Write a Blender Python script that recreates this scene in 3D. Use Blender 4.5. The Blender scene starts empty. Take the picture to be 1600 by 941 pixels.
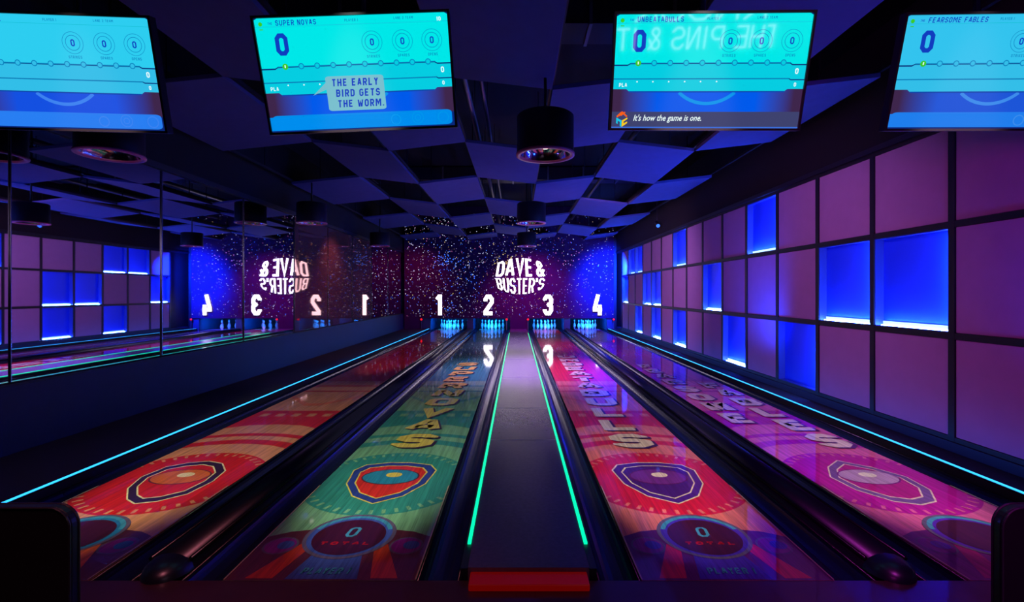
import bpy, math, random
from mathutils import Vector, Matrix
random.seed(7)
S = bpy.context.scene
C = bpy.data.collections.new('bowling_alley'); S.collection.children.link(C)
PI = math.pi

# ------------------------------------------------------------------ camera
CX, H, F = -0.063, 1.573, 770.0
cam = bpy.data.cameras.new('camera'); co = bpy.data.objects.new('camera', cam); C.objects.link(co)
co.location = (CX, 0, H); co.rotation_euler = (PI/2, 0, 0)
cam.sensor_width = 36; cam.sensor_fit = 'HORIZONTAL'; cam.lens = F/1600*36
cam.shift_x = -8/1600; cam.shift_y = -13.1/1600
cam.clip_start = .05; cam.clip_end = 200
S.camera = co

# ------------------------------------------------------------------ view + world
S.view_settings.view_transform = 'Standard'; S.view_settings.look = 'None'
S.view_settings.gamma = 1; S.view_settings.exposure = 0; S.view_settings.use_curve_mapping = False
w = bpy.data.worlds.new('world'); S.world = w; w.use_nodes = True
w.node_tree.nodes['Background'].inputs[0].default_value = (.02, .012, .05, 1)
w.node_tree.nodes['Background'].inputs[1].default_value = .3
try:
    S.cycles.max_bounces = 8; S.cycles.use_denoising = True
    S.cycles.sample_clamp_indirect = 6; S.cycles.caustics_reflective = False
except Exception: pass

# ------------------------------------------------------------------ lights
def light(name, kind, loc, target, energy, color, size=.3, size_y=None, spot=60, blend=.6, radius=.1):
    l = bpy.data.lights.new(name, kind); o = bpy.data.objects.new(name, l); C.objects.link(o)
    o.location = loc
    if target is not None:
        o.rotation_euler = (Vector(target)-Vector(loc)).to_track_quat('-Z', 'Y').to_euler()
    l.energy = energy; l.color = color
    if kind == 'AREA':
        l.size = size
        if size_y: l.shape = 'RECTANGLE'; l.size_y = size_y
    else: l.shadow_soft_size = radius
    if kind == 'SPOT': l.spot_size = math.radians(spot); l.spot_blend = blend
    return o
L1, L2, L3, L4 = -2.931, -1.141, 1.141, 2.931
# lane projectors under the ceiling panels, one near and one far for every lane (oval beams)
for x, k, kf, cn, cf in ((L1, 1.1, 1.9, (1, .94, .82), (1, .72, .6)), (L2, 1.1, 1.4, (.95, 1, .95), (.7, .8, 1)), (L3, 1.25, .9, (1, .9, .92), (1, .7, 1)), (L4, 1.25, 1.2, (1, .9, 1), (1, .65, 1))):
    a = light('projector_light', 'SPOT', (x, 1.9, 3.45), (x, 6.0, 0), 540*k, cn, spot=76, blend=.6, radius=.05); a.scale = (.28, 1, 1)
    a = light('projector_light', 'SPOT', (x, 6.9, 3.6), (x, 12.5, 0), 270*kf, cf, spot=50, blend=1, radius=.05); a.scale = (.35, 1, 1)
# wall washes
light('magenta_wash_light', 'SPOT', (.6, -.9, 1.9), (4.1, 4.2, 1.6), 230, (1, .02, .85), spot=75, blend=1, radius=.5)
light('violet_wash_light', 'SPOT', (.5, 5.2, 3.4), (4.1, 7.2, 1.3), 250, (.8, .28, 1), spot=90, blend=1, radius=.4)
light('violet_wash_light', 'SPOT', (.5, 10.6, 3.4), (4.1, 14.5, 1.3), 520, (.75, .33, 1), spot=90, blend=1, radius=.4)
light('amber_mirror_light', 'SPOT', (-3.9, 12.6, 3.3), (-4.85, 12.8, 1.4), 60, (1, .3, .25), spot=100, blend=1, radius=.05)
# mural washes
light('blue_mural_light', 'SPOT', (3.7, 18.3, 2.7), (3.9, 20.6, 2.0), 8500, (.002, .03, 1), spot=88, blend=1, radius=.1)
light('purple_mural_light', 'SPOT', (.6, 18.2, 3.2), (.6, 20.6, 1.2), 800, (.6, .0, .62), spot=92, blend=1, radius=.1)
light('crimson_mural_light', 'SPOT', (-3.9, 18.6, 3.4), (-4.4, 20.6, 1.6), 150, (.9, .01, .25), spot=100, blend=1, radius=.1)
light('crimson_mural_light', 'SPOT', (-.5, 18.6, 3.4), (-.4, 20.6, .6), 120, (.9, .01, .3), spot=70, blend=1, radius=.1)
# added fill lamps without fixtures, brightening the ceiling panels from below
light('blue_ceiling_fill', 'SPOT', (3.72, 7.5, .5), (2.4, 10.5, 3.85), 620, (.005, .06, 1), spot=120, blend=1, radius=.2)
light('blue_ceiling_fill', 'SPOT', (3.72, 3.2, .5), (2.4, 4.5, 3.85), 150, (.01, .05, 1), spot=120, blend=1, radius=.2)
light('violet_ceiling_fill', 'SPOT', (-1.0, 9.5, .3), (-.9, 13.0, 3.85), 120, (.5, .3, 1), spot=130, blend=1, radius=.2)
light('navy_ceiling_fill', 'SPOT', (-4.2, 4.0, .4), (-2.6, 7.0, 3.85), 30, (.25, .16, 1), spot=130, blend=1, radius=.2)
light('blue_strip_glow', 'AREA', (-3.745, 14.5, .12), (-5, 14.5, .5), 15, (.02, .22, 1), size=11, size_y=.03)
light('blue_strip_glow', 'AREA', (3.745, 11.6, .12), (5, 11.6, .7), 14, (.02, .15, 1), size=17, size_y=.03)
light('maroon_floor_fill', 'SPOT', (-1.5, .8, 3.3), (-1.5, 1.9, 0), 150, (1, .25, .35), spot=56, blend=1, radius=.2)  # added fill lamp with no fixture, lifts the left approach floor
light('purple_floor_fill', 'SPOT', (1.8, .8, 3.3), (1.8, 1.9, 0), 150, (.8, .05, .8), spot=56, blend=1, radius=.2)  # added fill lamp with no fixture, lifts the right approach floor

# ------------------------------------------------------------------ materials
def lin(c):
    return tuple(((v/255)/12.92 if v/255 <= .04045 else ((v/255+.055)/1.055)**2.4) for v in c)
def pm(name, rgb, rough=.5, metal=0, spec=.5, emit=None, es=0, coat=0, coat_r=.05, noise=0, nscale=8):
    m = bpy.data.materials.new(name); m.use_nodes = True
    b = m.node_tree.nodes['Principled BSDF']; c = lin(rgb)
    b.inputs['Base Color'].default_value = (*c, 1); b.inputs['Roughness'].default_value = rough
    b.inputs['Metallic'].default_value = metal; b.inputs['Specular IOR Level'].default_value = spec
    b.inputs['Coat Weight'].default_value = coat; b.inputs['Coat Roughness'].default_value = coat_r
    if emit is not None:
        b.inputs['Emission Color'].default_value = (*lin(emit), 1); b.inputs['Emission Strength'].default_value = es
    if noise:
        nt = m.node_tree; tc = nt.nodes.new('ShaderNodeTexCoord'); n = nt.nodes.new('ShaderNodeTexNoise')
        n.inputs['Scale'].default_value = nscale; n.inputs['Detail'].default_value = 5
        mx = nt.nodes.new('ShaderNodeMix'); mx.data_type = 'RGBA'
        nt.links.new(tc.outputs['Object'], n.inputs['Vector']); nt.links.new(n.outputs['Fac'], mx.inputs[0])
        mx.inputs[6].default_value = (*[v*(1-noise) for v in c], 1); mx.inputs[7].default_value = (*[min(1, v*(1+noise)) for v in c], 1)
        nt.links.new(mx.outputs[2], b.inputs['Base Color'])
    return m
def lanemat(name, rgb, amt=.35, spec=.5):
    """wooden lane, projected graphics painted into its colour: long planks with grain under a clear lacquer"""
    m = pm(name, rgb, rough=.45, spec=.3, coat=1, coat_r=.05); nt = m.node_tree; b = nt.nodes['Principled BSDF']; c = lin(rgb)
    tc = nt.nodes.new('ShaderNodeTexCoord')
    mp = nt.nodes.new('ShaderNodeMapping'); mp.inputs['Scale'].default_value = (34, .55, 1)
    n = nt.nodes.new('ShaderNodeTexNoise'); n.inputs['Scale'].default_value = 1; n.inputs['Detail'].default_value = 2
    mp2 = nt.nodes.new('ShaderNodeMapping'); mp2.inputs['Scale'].default_value = (220, 4, 1)
    n2 = nt.nodes.new('ShaderNodeTexNoise'); n2.inputs['Scale'].default_value = 1; n2.inputs['Detail'].default_value = 2
    for a, q in ((mp, n), (mp2, n2)):
        nt.links.new(tc.outputs['Object'], a.inputs['Vector']); nt.links.new(a.outputs[0], q.inputs['Vector'])
    ad = nt.nodes.new('ShaderNodeMath'); ad.operation = 'ADD'; nt.links.new(n.outputs['Fac'], ad.inputs[0]); nt.links.new(n2.outputs['Fac'], ad.inputs[1])
    mr = nt.nodes.new('ShaderNodeMapRange'); mr.inputs[1].default_value = .75; mr.inputs[2].default_value = 1.25
    nt.links.new(ad.outputs[0], mr.inputs[0])
    mx = nt.nodes.new('ShaderNodeMix'); mx.data_type = 'RGBA'; nt.links.new(mr.outputs[0], mx.inputs[0])
    mx.inputs[6].default_value = (*[v*(1-amt) for v in c], 1); mx.inputs[7].default_value = (*[min(1, v*(1+amt)) for v in c], 1)
    nt.links.new(mx.outputs[2], b.inputs['Base Color'])
    return m
def em(name, rgb, s, base=(20, 20, 20), rough=.3): return pm(name, base, rough, emit=rgb, es=s)

M = {}
M['black'] = pm('black_paint', (14, 13, 18), .55, noise=.3)
M['gloss'] = pm('gloss_black_plastic', (12, 12, 17), .22, spec=.6)
M['gutter'] = pm('gutter_plastic', (34, 40, 70), .22, spec=.7, metal=.4)
M['cap'] = pm('divider_cap_lacquer', (22, 20, 40), .32, spec=.7)
M['navy'] = pm('navy_wall_paint', (24, 30, 62), .6, noise=.2, nscale=3)
M['ledge'] = pm('ledge_carpet', (16, 16, 24), .7, noise=.4, nscale=60)
M['floor'] = pm('approach_floor', (70, 35, 45), .3, spec=.5, coat=.3, noise=.3, nscale=6)
M['deck'] = pm('walkway_vinyl', (96, 78, 110), .27, spec=.9, noise=.3, nscale=40)
M['seam'] = pm('walkway_seam', (150, 140, 170), .4)
M['cloud'] = pm('acoustic_panel', (82, 84, 132), .9, spec=.1, noise=.12, nscale=5)
M['cloudedge'] = pm('acoustic_panel_edge', (60, 30, 45), .9)
M['plenum'] = pm('plenum_black', (10, 9, 14), .9)
M['duct'] = pm('duct_metal', (38, 36, 46), .5, metal=.4)
M['pipe'] = pm('pipe_metal', (120, 118, 130), .35, metal=.7)
M['fabric'] = pm('lilac_wall_fabric', (175, 140, 180), .85, spec=.2, noise=.08, nscale=6)
M['nicheback'] = pm('niche_back_blue_glow', (22, 70, 235), .5, emit=(2, 18, 255), es=.16)  # blue LED glow put into the base colour and a faint emission
M['nicheside'] = pm('niche_side_paint', (40, 50, 130), .5)
M['niche_led'] = em('niche_led', (60, 110, 255), 480)
M['niche_band'] = em('niche_glow_band', (185, 240, 255), 1.6)  # emissive colour standing in for the LED glow band
M['frame'] = pm('grid_frame_paint', (22, 18, 30), .5)
M['mural'] = pm('mural_print', (62, 28, 66), .8, spec=.1, noise=.25, nscale=1.2)
M['star'] = em('star_white', (225, 215, 255), 1.3)
M['star_b'] = em('star_blue', (60, 110, 255), 1.3)
M['star_y'] = em('star_yellow', (255, 210, 130), .8)
M['star_r'] = em('star_rose', (220, 110, 190), .8)
M['star_dim'] = em('star_dim', (150, 130, 190), .5)
M['sign'] = em('sign_face', (255, 238, 255), 4.5)
M['signside'] = pm('sign_return', (60, 55, 65), .4)
M['mirror'] = pm('mirror_glass', (215, 218, 235), .015, metal=1)
M['bronze'] = pm('bronze_mirror_glass', (160, 105, 95), .03, metal=.6)
M['mirror_trim'] = pm('mirror_trim_metal', (150, 150, 170), .2, metal=1)
M['led_blue'] = em('led_blue', (45, 170, 255), 2.2)
M['led_green'] = em('led_green', (0, 250, 175), 1.25)
M['led_base'] = pm('led_channel', (20, 22, 40), .4)
M['pend'] = pm('pendant_black', (26, 16, 20), .5)
M['pendrim'] = pm('pendant_rim_pink_lit', (200, 80, 130), .35)  # red-violet light on the rim painted into its colour
M['pendref'] = pm('pendant_reflector', (190, 180, 200), .12, metal=1)
M['bulb'] = em('pendant_bulb', (255, 235, 225), 2.5)
M['bezel'] = pm('screen_bezel', (30, 18, 28), .35)
M['pin'] = pm('pin_white', (235, 235, 240), .25, coat=.5)
M['pinred'] = pm('pin_red', (190, 30, 40), .3)
M['redlamp'] = em('red_lamp', (255, 20, 40), 1.6)
M['redstrip'] = em('foul_light_red', (200, 12, 6), .17, base=(70, 8, 6))
M['kick'] = pm('kickback_panel', (50, 60, 90), .35)
M['curtain'] = pm('pit_curtain', (8, 10, 16), .8)
M['leather'] = pm('black_leather', (15, 14, 20), .38, noise=.2, nscale=50)
M['piping'] = pm('leather_piping', (24, 22, 32), .35)
M['spotblue'] = em('blue_lamp_lens', (50, 110, 255), 2.0)
M['neon'] = em('neon_white', (255, 215, 245), 8)

# ------------------------------------------------------------------ helpers
class MB:
    def __init__(s): s.v = []; s.f = []; s.m = []; s.mats = []
    def mi(s, m):
        m = M[m] if isinstance(m, str) else m
        if m not in s.mats: s.mats.append(m)
        return s.mats.index(m)
    def face(s, pts, m):
        i = len(s.v); s.v += [tuple(p) for p in pts]; s.f.append(tuple(range(i, i+len(pts)))); s.m.append(s.mi(m))
    def mesh(s, vs, fs, m):
        i = len(s.v); s.v += [tuple(p) for p in vs]; k = s.mi(m)
        for f in fs: s.f.append(tuple(a+i for a in f)); s.m.append(k)
    def box(s, a, b, m):
        x0, y0, z0 = a; x1, y1, z1 = b
        x0, x1 = sorted((x0, x1)); y0, y1 = sorted((y0, y1)); z0, z1 = sorted((z0, z1))
        s.mesh([(x0,y0,z0),(x1,y0,z0),(x1,y1,z0),(x0,y1,z0),(x0,y0,z1),(x1,y0,z1),(x1,y1,z1),(x0,y1,z1)],
               [(0,3,2,1),(4,5,6,7),(0,1,5,4),(1,2,6,5),(2,3,7,6),(3,0,4,7)], m)
    def tube(s, p, q, r, m, n=10, r2=None):
        p = Vector(p); q = Vector(q); d = (q-p).normalized(); u = d.orthogonal().normalized(); w_ = d.cross(u)
        r2 = r if r2 is None else r2; vs = []
        for c, rr in ((p, r), (q, r2)):
            for k in range(n): a = 2*PI*k/n; vs.append(c+u*math.cos(a)*rr+w_*math.sin(a)*rr)
        s.mesh(vs, [(k, (k+1) % n, n+(k+1) % n, n+k) for k in range(n)]+[tuple(range(n))[::-1], tuple(range(n, 2*n))], m)
    def lathe(s, prof, m, n=24, c=(0,0,0)):
        vs = []; fs = []
        for r, z in prof:
            for k in range(n): a = 2*PI*k/n; vs.append((c[0]+r*math.cos(a), c[1]+r*math.sin(a), c[2]+z))
        for j in range(len(prof)-1):
            for k in range(n): fs.append((j*n+k, j*n+(k+1) % n, (j+1)*n+(k+1) % n, (j+1)*n+k))
        s.mesh(vs, fs, m)
    def prism(s, poly, y0, y1, m, axis='y'):
        """extrude an (x,z) outline along y (or an (y,z) outline along x)"""
        n = len(poly)
        if axis == 'y': vs = [(a, y0, b) for a, b in poly]+[(a, y1, b) for a, b in poly]
        elif axis == 'x': vs = [(y0, a, b) for a, b in poly]+[(y1, a, b) for a, b in poly]
        else: vs = [(a, b, y0) for a, b in poly]+[(a, b, y1) for a, b in poly]
        s.mesh(vs, [tuple(range(n)), tuple(range(n, 2*n))[::-1]]+[(k, k+n, (k+1) % n+n, (k+1) % n) for k in range(n)], m)
    def build(s, name, parent=None, smooth=False, loc=None, bevel=0):
        me = bpy.data.meshes.new(name); me.from_pydata(s.v, [], s.f)
        for m in s.mats: me.materials.append(m)
        for p, k in zip(me.polygons, s.m): p.material_index = k; p.use_smooth = smooth
        me.update(); o = bpy.data.objects.new(name, me); C.objects.link(o)
        if parent: o.parent = parent
        if loc: o.location = loc
        if bevel:
            b = o.modifiers.new('bevel', 'BEVEL'); b.width = bevel; b.segments = 2; b.limit_method = 'ANGLE'
        return o
def tag(o, label=None, cat=None, group=None, kind=None):
    if label: o['label'] = label
    if cat: o['category'] = cat
    if group: o['group'] = group
    if kind: o['kind'] = kind
    return o
def empty(name, loc, label, cat, group=None, rot=(0,0,0)):
    o = bpy.data.objects.new(name, None); C.objects.link(o); o.location = loc; o.rotation_euler = rot
    o.empty_display_size = .1
    return tag(o, label, cat, group)
def struct(mb, name): return tag(mb.build(name), kind='structure')
def copy_tree(root, loc):
    r = root.copy(); C.objects.link(r); r.location = loc
    for ch in root.children:
        c = ch.copy(); C.objects.link(c); c.parent = r
        for g in ch.children:
            d = g.copy(); C.objects.link(d); d.parent = c
    return r
ORD = ['first', 'second', 'third', 'fourth', 'fifth', 'sixth', 'seventh', 'eighth', 'ninth', 'tenth', 'eleventh', 'twelfth', 'thirteenth', 'fourteenth', 'fifteenth']

# stroke font: every glyph is a set of polylines on the unit box (True = closed)
c_, d_ = .28, .17
OO = [(c_,0),(1-c_,0),(1,d_),(1,1-d_),(1-c_,1),(c_,1),(0,1-d_),(0,d_)]
G = {
 'O': [(OO, 1)], '0': [(OO, 1)], 'Q': [(OO, 1), ([(.6,.3),(1,0)], 0)],
 'A': [([(0,0),(.42,1),(.58,1),(1,0)], 0), ([(.16,.3),(.84,.3)], 0)],
 'B': [([(0,0),(.72,0),(1,d_),(1,.38),(.75,.52),(1,.66),(1,1-d_),(.72,1),(0,1)], 1), ([(0,.52),(.75,.52)], 0)],
 'C': [([(1,.3),(1,d_),(1-c_,0),(c_,0),(0,d_),(0,1-d_),(c_,1),(1-c_,1),(1,1-d_),(1,.7)], 0)],
 'D': [([(0,0),(.65,0),(1,d_),(1,1-d_),(.65,1),(0,1)], 1)],
 'E': [([(1,0),(0,0),(0,1),(1,1)], 0), ([(0,.52),(.85,.52)], 0)],
 'F': [([(0,-.12),(0,1),(1,1)], 0), ([(0,.5),(.85,.5)], 0)],
 'G': [([(1,.8),(1-c_,1),(c_,1),(0,1-d_),(0,d_),(c_,0),(1-c_,0),(1,d_),(1,.48),(.55,.48)], 0)],
 'H': [([(0,-.12),(0,1.12)], 0), ([(1,-.12),(1,1.12)], 0), ([(0,.5),(1,.5)], 0)],
 'I': [([(.5,-.12),(.5,1.12)], 0)],
 'K': [([(0,-.12),(0,1.12)], 0), ([(1,1.05),(.1,.5),(1,-.05)], 0)],
 'L': [([(0,1.12),(0,0),(1,0)], 0)],
 'M': [([(0,-.12),(0,1),(.15,1),(.5,.35),(.85,1),(1,1),(1,-.12)], 0)],
 'N': [([(0,-.12),(0,1),(.12,1),(.88,0),(1,0),(1,1.12)], 0)],
 'P': [([(0,-.12),(0,1),(.72,1),(1,1-d_),(1,.58),(.72,.42),(0,.42)], 0)],
 'R': [([(0,-.12),(0,1),(.72,1),(1,1-d_),(1,.6),(.72,.45),(0,.45)], 0), ([(.55,.45),(1,-.1)], 0)],
 'S': [([(0,.22),(0,d_),(c_,0),(1-c_,0),(1,d_),(1,.38),(.75,.5),(.25,.52),(0,.64),(0,1-d_),(c_,1),(1-c_,1),(1,1-d_),(1,.78)], 0)],
 'T': [([(-.1,1),(1.1,1)], 0), ([(.5,1),(.5,-.12)], 0)],
 'U': [([(0,1.12),(0,d_),(c_,0),(1-c_,0),(1,d_),(1,1.12)], 0)],
 'V': [([(0,1.08),(.5,.02),(1,1.08)], 0)],
 'W': [([(0,1.08),(.2,0),(.3,0),(.5,.75),(.7,0),(.8,0),(1,1.08)], 0)],
 'Y': [([(0,1.08),(.5,.5),(1,1.08)], 0), ([(.5,.5),(.5,-.12)], 0)],
 '1': [([(.15,.82),(.5,1),(.62,1),(.62,-.12)], 0)],
 '2': [([(0,.72),(0,1-d_),(c_,1),(1-c_,1),(1,1-d_),(1,.65),(.02,.12),(.02,0),(1.1,0)], 0)],
 '3': [([(0,.78),(0,1-d_),(c_,1),(1-c_,1),(1,1-d_),(1,.62),(.7,.52),(1,.42),(1,d_),(1-c_,0),(c_,0),(0,d_),(0,.24)], 0), ([(.4,.52),(.8,.52)], 0)],
 '4': [([(.55,1.12),(0,.3),(0,.22),(1.15,.22)], 0), ([(.8,.5),(.8,-.12)], 0)],
 '&': [([(1.05,-.05),(.12,.74),(.12,.88),(.3,1),(.6,1),(.75,.88),(.75,.76),(.05,.36),(.05,.12),(.25,0),(.6,0),(1.05,.5)], 0)],
 "'": [([(.5,1.1),(.4,.75)], 0)], '.': [([(.4,-.08),(.4,.1)], 0)], ' ': [],
}
def strip(pts, closed, t):
    """mitred stroke of width t along pts -> list of quads"""
    P = [Vector((a, b)) for a, b in pts]; n = len(P); L = []; R = []
    for i in range(n):
        a = P[i-1] if (i > 0 or closed) else None; b = P[(i+1) % n] if (i < n-1 or closed) else None
        d1 = (P[i]-a).normalized() if a is not None else None; d2 = (b-P[i]).normalized() if b is not None else None
        if d1 is None: d1 = d2
        if d2 is None: d2 = d1
        n1 = Vector((-d1.y, d1.x)); n2 = Vector((-d2.y, d2.x)); mm = n1+n2
        mm = mm.normalized() if mm.length > .1 else n1
        k = (t/2)/max(.42, mm.dot(n1))
        L.append(P[i]+mm*k); R.append(P[i]-mm*k)
    return [[L[i], R[i], R[(i+1) % n], L[(i+1) % n]] for i in range(n if closed else n-1)]
def glyph(ch, w, h, t):
    """quads of a glyph of width w, height h, stroke t with its lower left corner at the origin"""
    out = []
    for pts, cl in G.get(ch.upper(), []):
        q = [(t/2+u*(w-t), t/2+min(max(v, -(t/2)/(h-t)), 1+(t/2)/(h-t))*(h-t)) for u, v in pts]
        out += strip(q, cl, t)
    return out
def word(text, w, h, t, gap, x=0, y=0, shear=0, center=True):
    W = [w*(.45 if c in "1I'. " else 1.35 if c in 'WM' else 1) for c in text]; tot = sum(W)+gap*(len(text)-1)
    cx = x-(tot/2 if center else 0); out = []
    for c, cw in zip(text, W):
        for q in glyph(c, cw if c not in "1I'." else w*.9 if False else cw, h, min(t, cw*.95)):
            out.append([(cx+p.x+shear*p.y, y+p.y) for p in q])
        cx += cw+gap
    return out
def fonttext(body, size, shear=0, bold=0):
    """built-in font as 2-D polygons"""
    cu = bpy.data.curves.new('tmp', 'FONT'); cu.body = body; cu.size = size; cu.shear = shear; cu.offset = bold; cu.resolution_u = 2
    o = bpy.data.objects.new('tmp', cu); C.objects.link(o)
    dg = bpy.context.evaluated_depsgraph_get(); me = bpy.data.meshes.new_from_object(o.evaluated_get(dg))
    out = [[(me.vertices[i].co.x, me.vertices[i].co.y) for i in p.vertices] for p in me.polygons]
    bpy.data.objects.remove(o); bpy.data.curves.remove(cu); bpy.data.meshes.remove(me)
    return out
def ccw(q):
    a = sum(q[i][0]*q[(i+1) % len(q)][1]-q[(i+1) % len(q)][0]*q[i][1] for i in range(len(q)))
    return q if a > 0 else q[::-1]
def clip(poly, x0, x1, y0, y1):
    for ax, lim, sg in ((0, x0, 1), (0, x1, -1), (1, y0, 1), (1, y1, -1)):
        out = []
        for i in range(len(poly)):
            a, b = poly[i], poly[(i+1) % len(poly)]; da = (a[ax]-lim)*sg; db = (b[ax]-lim)*sg
            if da >= 0: out.append(a)
            if da*db < 0:
                t = da/(da-db); out.append((a[0]+(b[0]-a[0])*t, a[1]+(b[1]-a[1])*t))
        poly = out
        if len(poly) < 3: return []
    return poly
def circ(cx, cy, r, n=40, ry=None): ry = r if ry is None else ry; return [(cx+r*math.cos(2*PI*k/n), cy+ry*math.sin(2*PI*k/n)) for k in range(n)]
def ring(cx, cy, r0, r1, a0=0, a1=2*PI, n=48, ky=1):
    o = []
    for k in range(n):
        a = a0+(a1-a0)*k/n; b = a0+(a1-a0)*(k+1)/n
        o.append([(cx+r0*math.cos(a), cy+ky*r0*math.sin(a)), (cx+r1*math.cos(a), cy+ky*r1*math.sin(a)), (cx+r1*math.cos(b), cy+ky*r1*math.sin(b)), (cx+r0*math.cos(b), cy+ky*r0*math.sin(b))])
    return o
def rrect(x0, y0, x1, y1, r, n=5):
    o = []
    for cx, cy, a in ((x1-r, y1-r, 0), (x0+r, y1-r, 90), (x0+r, y0+r, 180), (x1-r, y0+r, 270)):
        for k in range(n+1): t = math.radians(a+90*k/n); o.append((cx+r*math.cos(t), cy+r*math.sin(t)))
    return o

# ------------------------------------------------------------------ structure
WR, WL = 4.10, -4.85           # front of the panelled wall, front of the mirrors
YB, YF = 23.0, -4.5
b = MB(); b.box((-5.2, YF, -.25), (4.6, 2.69, 0), 'floor'); b.box((-5.2, 2.69, -.35), (4.6, YB, -.2), 'black'); struct(b, 'floor')
b = MB(); b.box((-5.2, YF, 5.2), (4.6, YB, 5.4), 'plenum'); struct(b, 'ceiling')
b = MB(); b.box((WR+.12, YF, -.3), (4.6, YB, 5.2), 'black'); struct(b, 'wall_right')
b = MB(); b.box((-5.2, YF, -.3), (WL-.03, YB, 5.2), 'black'); struct(b, 'wall_left')
b = MB(); b.box((-5.2, YB-.1, -.3), (4.6, YB+.2, 5.2), 'plenum'); struct(b, 'wall_back')
b = MB(); b.box((-5.2, YF-.2, -.3), (4.6, YF, 5.2), 'black'); struct(b, 'wall_front')
b = MB(); b.box((WL-.03, YF, -.2), (WL+.05, 20.55, .695), 'navy'); b.box((WL-.03, YF, .695), (WL+.065, 20.55, .715), 'black'); struct(b, 'baseboard_left')
b = MB(); b.box((WL-.03, YF, 3.225), (WL+.04, 20.55, 3.30), 'frame'); b.box((WL-.03, YF, 3.3), (WL+.01, 20.55, 4.6), 'plenum'); struct(b, 'trim_1')
b = MB(); b.box((WR-.02, YF, 3.21), (WR+.12, 20.55, 4.6), 'plenum'); b.box((WR-.05, YF, 3.2), (WR+.12, 20.55, 3.26), 'frame'); struct(b, 'trim_2')
b = MB(); b.box((WR-.03, YF, -.2), (WR+.12, 20.55, .15), 'navy'); struct(b, 'baseboard_right')

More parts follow.
